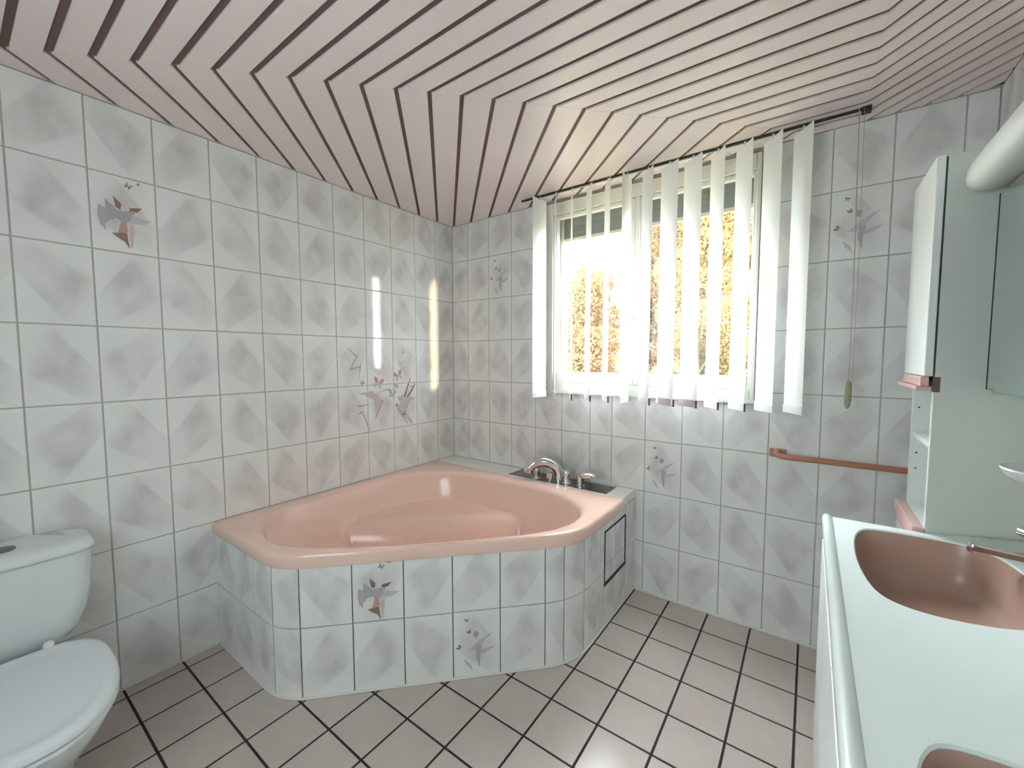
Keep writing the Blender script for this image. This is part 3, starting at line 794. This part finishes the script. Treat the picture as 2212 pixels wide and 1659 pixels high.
# rounded raised front edge
prof = []
for k in range(13):
    a = math.radians(-100 + 290*k/12); prof.append((VX+.012+.0165*math.cos(PI-a), CZ-.006+.0165*math.sin(PI-a)))
prof = [(VX+.024, CZ-.0005), (VX+.017, CZ+.005), (VX+.011, CZ+.008), (VX+.004, CZ+.008), (VX-.002, CZ+.003), (VX-.004, CZ-.006), (VX-.002, CZ-.040), (VX+.002, CZ-.060), (VX+.010, CZ-.072), (VX+.020, CZ-.074), (VX+.030, CZ-.05)]
MB().loft([[(x, VY1+.001, z) for x, z in prof], [(x, VY0-.006, z) for x, z in prof], [(x+.004*(x < VX+.01), VY0, z-.003) for x, z in prof]], True, True, True).build('front_edge', M['counter'], top, smooth=70)
MB().loft([[(2.565, VY0-.0005, CZ-.001), (2.565, VY0-.001, CZ), (2.565, VY0, CZ)], [(2.66, VY0-.030, CZ-.001), (2.64, VY0-.006, CZ+.012), (2.64, VY0, CZ+.012)], [(ROOM_W-.01, VY0-.095, CZ-.001), (ROOM_W-.01, VY0-.05, CZ+.03), (ROOM_W-.01, VY0, CZ+.03)]], True, True, True).build('corner_fillet', M['side'], top, smooth=60)

def basin_tap(dy, label):
    t = thing('basin_tap', label, 'tap', (2.745, -.89+dy, CZ))
    y = -.89+dy
    MB().lathe((2.745, y, CZ), [(.03, 0), (.03, .006), (.023, .012), (.022, .06), (.018, .075)], 20).build('body', M['chrome'], t, smooth=40)
    MB().loft([[(px+ox*n0[0], py+ox*n0[1], pz+oz) for ox, oz in ((-.012, -.008), (.012, -.008), (.011, .007), (.005, .011), (-.005, .011), (-.011, .007))] for (px, py, pz), n0 in (((2.745, y+.002, CZ+.045), (.7, .7)), ((2.70, y+.045, CZ+.040), (.7, .7)), ((2.640, y+.098, CZ+.028), (.7, .7)), ((2.628, y+.108, CZ+.024), (.7, .7)))], True, True, True).build('spout', M['chrome'], t, bevel=.002)
    MB().lathe((2.629, y+.107, CZ+.012), [(.010, 0), (.0125, .004), (.0125, .020), (.009, .027)], 16).build('aerator', M['chrome'], t, smooth=40)
    MB().tube([(2.742, y, CZ+.07), (2.735, y+.02, CZ+.092), (2.712, y+.085, CZ+.090)], [.012, .013, .012], 12).build('lever', M['lamp'], t, smooth=40)
    MB().tube([(2.716, y+.074, CZ+.0905), (2.708, y+.096, CZ+.0895)], .0135, 12).build('lever_end', M['chrome'], t, smooth=40)
basin_tap(0, 'chrome tap of the basin beside the tall cabinet')
basin_tap(-.87, 'chrome tap of the basin farther from the tall cabinet')

# ------------------------------------------------------------------ tall cabinet
KX, KY0, KY1, KZ = 2.560, -.650, -.345, 1.945
tall = thing('tall_cabinet', 'tall white cabinet with open shelves beyond the vanity', 'cabinet', (2.68, -.5, 0))
MB().box(KX, ROOM_W-.002, KY0, KY0+.018, .001, KZ).build('side_panel', M['side'], tall, bevel=.001)
MB().box(KX-.0012, KX+.0008, KY0+.001, KY0+.017, .86, 1.272).build('edge_strip', M['laminate'], tall)
MB().box(KX, ROOM_W-.002, KY1-.018, KY1, .001, KZ).build('side_panel', M['laminate'], tall, bevel=.001)
MB().box(ROOM_W-.012, ROOM_W-.002, KY0+.018, KY1-.018, .001, KZ).build('back_panel', M['laminate'], tall)
MB().box(KX, ROOM_W-.012, KY0+.018, KY1-.018, KZ-.018, KZ).build('top_panel', M['laminate'], tall)
MB().box(KX+.002, ROOM_W-.012, KY0+.018, KY1-.018, 1.285, 1.303).build('shelf', M['laminate'], tall)
MB().box(KX+.004, ROOM_W-.012, KY0+.018, KY1-.018, 1.098, 1.114).build('shelf', M['laminate'], tall, bevel=.002)
MB().box(KX-.004, ROOM_W-.012, KY0+.018, KY1-.018, .842, .860).build('shelf', M['laminate'], tall)
MB().box(KX-.022, KX-.002, KY0+.003, KY1+.002, .06, .790).build('lower_door', M['laminate'], tall, bevel=.002)
MB().box(KX-.030, KX-.001, KY0+.002, KY1+.002, .828, .862).build('pink_rail', M['pinktrim'], tall, bevel=.003)
MB().box(KX-.024, KX-.001, KY0+.002, KY1+.002, .791, .826).build('pink_rail', M['pinktrim'], tall, bevel=.003)
dd = MB().box(KX-.024, KX-.004, KY0-.004, KY1+.004, 1.318, KZ+.002).build('door', M['laminate'], tall, bevel=.003)
hb = MB()
hb.prism([(KX-.040, KY0+.0), (KX-.004, KY0+.0), (KX-.004, KY1+.004), (KX-.040, KY1+.004)], 1.276, 1.288)
hb.prism([(KX-.030, KY0+.004), (KX-.010, KY0+.004), (KX-.010, KY1), (KX-.030, KY1)], 1.288, 1.317)
hb.build('handle', M['pinktrim'], dd, bevel=.003)
MB().box(KX-.004, KX+.012, KY0-.001, KY0+.004, 1.272, 1.316).build('handle_bracket', M['weight_edge'], dd)
MB().box(KX-.003, KX+.001, KY0+.001, KY0+.016, 1.32, KZ-.004).build('door_gap', M['darkgap'], tall)
for zz in (1.20, 1.04, .985): MB().lathe((KX+.016, KY1-.0185, zz), [(.0028, 0), (.0028, .0012)], 8, (0, -1, 0)).build('pin_hole', M['darkgap'], tall)

# ------------------------------------------------------------------ mirror, lamp, soap dish
mc = thing('mirror_cabinet', 'wall mirror hung over the vanity', 'mirror', (2.74, -1.37, 1.28))
MB().box(2.668, ROOM_W-.002, -2.08, -.668, 1.292, 1.808).build('body', M['side'], mc)
MB().box(2.660, 2.6675, -2.082, -.664, 1.285, 1.812).build('mirror', M['mirror'], mc)
MB().box(2.659, 2.669, -.6635, -.6605, 1.285, 1.812).build('mirror_edge', M['darkgap'], mc)
MB().box(2.655, 2.66, -.70, -.692, 1.275, 1.290).build('mirror_clip', M['chrome'], mc)
lp = thing('mirror_lamp', 'long white tube lamp above the mirror', 'lamp', (2.64, -1.37, 1.81))
sec = [(2.668, 1.822), (2.645, 1.819), (2.620, 1.820), (2.602, 1.826), (2.592, 1.838), (2.588, 1.856), (2.590, 1.876), (2.597, 1.896), (2.610, 1.914), (2.630, 1.926), (2.668, 1.930)]
def lsec(y, k): return [(2.64+(x-2.64)*k, y, 1.87+(z-1.87)*k) for x, z in sec]
MB().loft([lsec(-.668, .86), lsec(-.675, .95), lsec(-.690, 1), lsec(-2.05, 1), lsec(-2.066, .95), lsec(-2.072, .86)], True, True, True).build('diffuser', M['lamp'], lp, smooth=50)
MB().box(2.669, ROOM_W-.002, -2.05, -.69, 1.822, 1.92).build('mount', M['side'], lp)
sdh = thing('soap_dish', 'white oval soap dish on the wall under the mirror', 'soap dish', (2.74, -.86, 1.07))
def ov(rx, ry, z): return [(2.722+rx*math.cos(2*PI*k/40), -.865+ry*math.sin(2*PI*k/40), z) for k in range(40)]
MB().loft([ov(.030, .040, 1.070), ov(.055, .062, 1.080), ov(.072, .078, 1.096), ov(.078, .083, 1.108), ov(.076, .081, 1.112), ov(.068, .072, 1.107), ov(.050, .055, 1.096), ov(.02, .02, 1.093)], True, True, True).build('dish', M['ceramic'], sdh, smooth=50)
MB().box(2.75, ROOM_W-.001, -.895, -.835, 1.068, 1.104).build('bracket', M['chrome'], sdh, bevel=.003)

# ------------------------------------------------------------------ prints on the decor tiles
def bfly(cx, cy, s, ang, mi, mi2=None):
    out = []; ca, sa = math.cos(ang), math.sin(ang)
    W1 = [(0, 0), (.25, .75), (.75, 1.0), (.95, .7), (.7, .2)]
    W2 = [(0, 0), (.65, .05), (.75, -.4), (.45, -.75), (.15, -.4)]
    for k, wq in enumerate((W1, W2)):
        for sg in (1, -1):
            out.append((mi if (k == 0 or mi2 is None) else mi2, [(cx+s*(ca*sg*x-sa*y), cy+s*(sa*sg*x+ca*y)) for x, y in (wq if sg > 0 else wq[::-1])]))
    return out
# type A: one large folded butterfly, tile coords in metres (0..0.2, 0..0.3)
def type_a():
    P = []
    S = lambda pts: [(x*.2, (1-y)*.3) for x, y in pts][::-1]
    P.append((3, S([(.12, .42), (.30, .48), (.26, .62), (.14, .70), (.10, .55)])))
    P.append((6, S([(.55, .47), (.92, .52), (.80, .58), (.55, .60)])))
    P.append((0, S([(.22, .33), (.40, .45), (.55, .44), (.62, .52), (.50, .62), (.38, .56), (.26, .60), (.22, .48)])))
    P.append((0, S([(.50, .45), (.66, .40), (.66, .46), (.52, .52)])))
    P.append((1, S([(.34, .27), (.46, .36), (.44, .44), (.37, .41)])))
    P.append((1, S([(.58, .39), (.78, .36), (.70, .43), (.58, .43)])))
    P.append((2, S([(.44, .58), (.52, .58), (.54, .72), (.38, .76)])))
    P.append((1, S([(.29, .76), (.52, .73), (.55, .94), (.48, .85), (.40, .82)])))
    P.append((5, S([(.55, .62), (.64, .60), (.60, .92), (.56, .92)])))
    P.append((3, S([(.12, .60), (.20, .66), (.22, .74), (.14, .68)])))
    P += bfly(.115, .268, .013, -.5, 2, 1)
    P += bfly(.148, .285, .006, .7, 4)
    return P
def type_b():
    S = lambda pts: [(x*.2, (1-y)*.3) for x, y in pts][::-1]
    P = [(6, S([(.30, .60), (.58, .44), (.86, .34), (.60, .52), (.52, .62)])), (3, S([(.50, .52), (.62, .55), (.58, .66), (.56, .88), (.48, .70)])),
         (6, S([(.58, .60), (.90, .56), (.80, .62), (.60, .68)])), (6, S([(.22, .72), (.36, .80), (.42, .92), (.28, .82)])), (0, S([(.46, .30), (.56, .34), (.50, .42), (.42, .38)]))]
    P += bfly(.056, .258, .010, -.3, 4, 3) + bfly(.068, .205, .010, .5, 4) + bfly(.028, .138, .012, 1.0, 4, 2)
    return P
def clusters(polys):
    """drawn shapes that touch belong to one motif; every motif is an object of its own"""
    bb = [(min(q[0] for q in p), max(q[0] for q in p), min(q[1] for q in p), max(q[1] for q in p)) for _, p in polys]
    g = list(range(len(polys)))
    for i in range(len(polys)):
        for j in range(i):
            a, c = bb[i], bb[j]
            if a[0] <= c[1]+.001 and c[0] <= a[1]+.001 and a[2] <= c[3]+.001 and c[2] <= a[3]+.001:
                gi, gj = g[i], g[j]; g = [gj if x == gi else x for x in g]
    return [[polys[k] for k in range(len(polys)) if g[k] == v] for v in sorted(set(g))]
def put_print(tile, at, polys):
    for grp in clusters(polys):
        mb = MB()
        for i, (mi, pts) in enumerate(grp):
            mb.face(mb.add([at(x, y, .0004 + .00005*i) for x, y in pts]), mi)
        o = mb.build('printed_motif', PR, None, fix=False); o.parent = tile
flat = lambda x, y, z: (x, y, z)
def find(T, u, v, us_, vs_=ROWS):
    i = max(k for k in range(len(us_)) if us_[k] <= u); j = max(k for k in range(len(vs_)) if vs_[k] <= v); return T[(i, j)]
shift = lambda P: [(mi, [(x-GAP/2, y-GAP/2) for x, y in p]) for mi, p in P]
put_print(find(T_left, -1.88, 1.95, us), flat, shift(type_a()))
put_print(find(T_back, .45, 1.95, us_b), flat, shift(type_b()))
put_print(find(T_back, 2.42, 1.95, us_b), flat, shift(type_b()))
put_print(find(T_back, 1.60, .75, us_b), flat, shift(type_b()))
# the picture over six tiles: drawn in wall coordinates, cut by tile
def clip_box(p, u0, u1, v0, v1):
    for a, bb, c in ((-1, 0, -u0), (1, 0, u1), (0, -1, -v0), (0, 1, v1)):
        if len(p) < 3: return []
        p = clip_half(p, a, bb, c)
    return p
P = []
S = lambda pts: [(-.975 + x*.603, 1.50 - y*.60) for x, y in pts]
P += [(3, S([(.09, .10), (.20, .20), (.12, .33), (.135, .34), (.24, .31), (.22, .44), (.225, .44), (.26, .29), (.15, .31), (.225, .19)])),
      (6, S([(.22, .58), (.38, .56), (.52, .68), (.42, .86), (.45, .68), (.38, .62)])), (3, S([(.50, .66), (.53, .68), (.42, .87), (.41, .86)])),
      (5, S([(.25, .58), (.46, .60), (.50, .70), (.42, .78), (.40, .66)])),
      (3, S([(.20, .70), (.34, .70), (.345, .71), (.21, .72)])), (3, S([(.19, .80), (.26, .76), (.33, .92), (.35, .98), (.335, .98), (.26, .785)])),
      (6, S([(.70, .76), (.86, .66), (.98, .68), (.88, .72), (.84, .84), (.94, .98), (.90, .98), (.74, .82)])), (3, S([(.69, .77), (.72, .77), (.86, .97), (.84, .97)])),
      (1, S([(.80, .66), (.86, .52), (.90, .44), (.905, .45), (.87, .54), (.82, .67)])), (1, S([(.84, .66), (.93, .56), (.97, .50), (.975, .51), (.94, .58), (.86, .67)])), (6, S([(.40, .60), (.56, .55), (.72, .58), (.56, .57)]))]
bw = lambda x, y, s, a, m1, m2=None: bfly(*S([(x, y)])[0], s, a, m1, m2)
P += bw(.46, .49, .042, -.3, 2, 5) + bw(.73, .42, .040, .35, 2, 5) + bw(.70, .53, .020, .2, 2) + bw(.76, .27, .020, -.3, 5) + bw(.80, .15, .012, -.7, 2) + bw(.27, .47, .016, .5, 3, 4)
P += bw(.52, .30, .018, 0, 5) + bw(.64, .62, .030, -.2, 0, 3) + bw(.76, .68, .022, .4, 0) + bw(.80, .85, .018, 0, 0, 4) + bw(.70, .745, .012, .6, 4) + bw(.92, .55, .012, .3, 2) + bw(.60, .565, .012, 0, 3)
for u in (-.875, -.675, -.475):
    for v in (1.35, 1.05):
        i = max(k for k in range(len(us)) if us[k] <= u); j = max(k for k in range(len(ROWS)) if ROWS[k] <= v)
        u0, v0 = us[i]+GAP/2, ROWS[j]+GAP/2
        cut = []
        for mi, p in P:
            q = clip_box(p, u0+.001, us[i+1]-GAP/2-.001, v0+.001, ROWS[j+1]-GAP/2-.001)
            if len(q) >= 3: cut.append((mi, [(a-u0, bb-v0) for a, bb in q]))
        if cut: put_print(T_left[(i, j)], flat, cut)
# on the surround: bend the print along the outline
def apron_print(key, polys, vscale, voff):
    i, j = key; s0 = marks[i]; za = (.004, .296)[j]
    def at(x, y, z):
        p = np.array(a_at(s0+x)) + a_nrm(s0+x)*z; return (p[0], p[1], za + y*vscale + voff)
    put_print(T_apron[key], at, polys)
apron_print((5, 1), type_a(), .9, -.012)
apron_print((7, 0), type_b(), .97, 0)

# ------------------------------------------------------------------ outside: ground, hedge and trees
tag(MB().box(-12, 14, .2, 16, -.75, -.7).build('ground', M['lawn']), 'lawn outside the window', 'lawn', None, 'structure')
LM = [leaf_material('autumn_leaves_yellow', [(.15, .095, .028), (.19, .13, .042), (.22, .16, .065)]),
      leaf_material('autumn_leaves_orange', [(.16, .085, .03), (.20, .115, .045), (.22, .145, .065)]),
      leaf_material('green_leaves', [(.055, .08, .034), (.09, .125, .048), (.14, .165, .065)])]
def leaf_cloud(name, centres, radii, n, size, m, parent):
    V = np.zeros((n*4, 3)); idx = rng.integers(0, len(centres), n)
    d = rng.normal(size=(n, 3)); d /= np.linalg.norm(d, axis=1)[:, None]
    rr = rng.uniform(.45, 1.0, n)**.6
    c = np.array(centres)[idx] + d*np.array(radii)[idx]*rr[:, None]
    a = rng.normal(size=(n, 3)); a /= np.linalg.norm(a, axis=1)[:, None]
    bq = np.cross(a, rng.normal(size=(n, 3))); bq /= np.linalg.norm(bq, axis=1)[:, None]
    s = size*rng.uniform(.6, 1.3, n)[:, None]
    V[0::4] = c - a*s; V[1::4] = c + bq*s*.45; V[2::4] = c + a*s; V[3::4] = c - bq*s*.45
    me = bpy.data.meshes.new(name); me.from_pydata(V.tolist(), [], np.arange(n*4).reshape(n, 4).tolist())
    o = link(name, me, m, parent); o['kind'] = 'stuff'; return o
def tree(name, label, x, y, h, spread, nl, m, size=.033, base=.2, cat='tree', group='autumn trees outside the window'):
    t = thing(name, label, cat, (x, y, -.7), group)
    MB().tube([(x, y, -.7), (x+.05, y, .3), (x-.04, y+.05, h*.55), (x, y, h*.85)], [.07, .055, .035, .012], 8).build('trunk', M['bark'], t, smooth=50)
    cs, rs = [], []
    for k in range(30):
        f = (k+rng.uniform(0, 1))/30; zz = base + (h-base)*f; sp = spread*(1-.45*abs(f-.35))
        cs.append((x+rng.uniform(-1, 1)*sp*.66, y+rng.uniform(-1, 1)*sp*.66, zz)); r = spread*rng.uniform(.38, .56); rs.append((r, r, r*.85))
        MB().tube([(x, y, max(-.3, zz-.5)), ((x+cs[-1][0])/2, (y+cs[-1][1])/2, zz-.15), cs[-1]], [.018, .012, .004], 5).build('branch', M['bark'], t)
    leaf_cloud('foliage', cs, rs, int(nl*1.5), size, m, t)
for args in (
    ('autumn_tree', 'low orange leaved shrub outside the casement nearest the bath corner', -.72, 4.0, 2.6, .62, 26000, LM[1]),
    ('autumn_tree', 'tall yellow leaved tree outside the casement nearest the towel rail', .92, 4.0, 4.4, .66, 52000, LM[0]),
    ('autumn_tree', 'orange leaved shrub mostly hidden beyond the towel rail side of the window', 2.6, 4.1, 3.0, .66, 8000, LM[1]),
    ('autumn_tree', 'yellow leaved shrub behind the low orange shrub', -1.85, 6.0, 3.2, .70, 24000, LM[0]),
    ('autumn_tree', 'tall orange leaved tree behind the middle of the window', -.12, 6.0, 4.9, .74, 44000, LM[1]),
    ('autumn_tree', 'tall pale yellow tree behind the tall yellow tree', 1.70, 6.0, 4.9, .74, 36000, LM[0]),
    ('autumn_tree', 'distant yellow shrub on the bath side of the window', -2.9, 8.3, 3.6, .95, 24000, LM[0]),
    ('evergreen_tree', 'green tree whose top shows high in the window', -.35, 8.5, 6.4, 1.0, 30000, LM[2]),
    ('autumn_tree', 'unseen bushy yellow tree added far beyond the bath side to block low sky', -3.9, 4.1, 4.2, .95, 26000, LM[0]),  # out of view, added to block oblique light from the low sky
    ('autumn_tree', 'unseen bushy orange tree added farthest beyond the bath side to block low sky', -6.2, 4.3, 4.4, .98, 24000, LM[1]),  # added out of view as a further screen against the low sky
    ('evergreen_tree', 'unseen green tree added beyond the yellow tree on the bath side to block low sky', -5.0, 6.8, 5.6, 1.1, 24000, LM[2]),  # also unseen, added to cut low sky light
    ('autumn_tree', 'distant orange tree behind the pale yellow tree', 2.2, 8.4, 5.2, .95, 10000, LM[1])):
    tree(*args, group='trees outside the window')
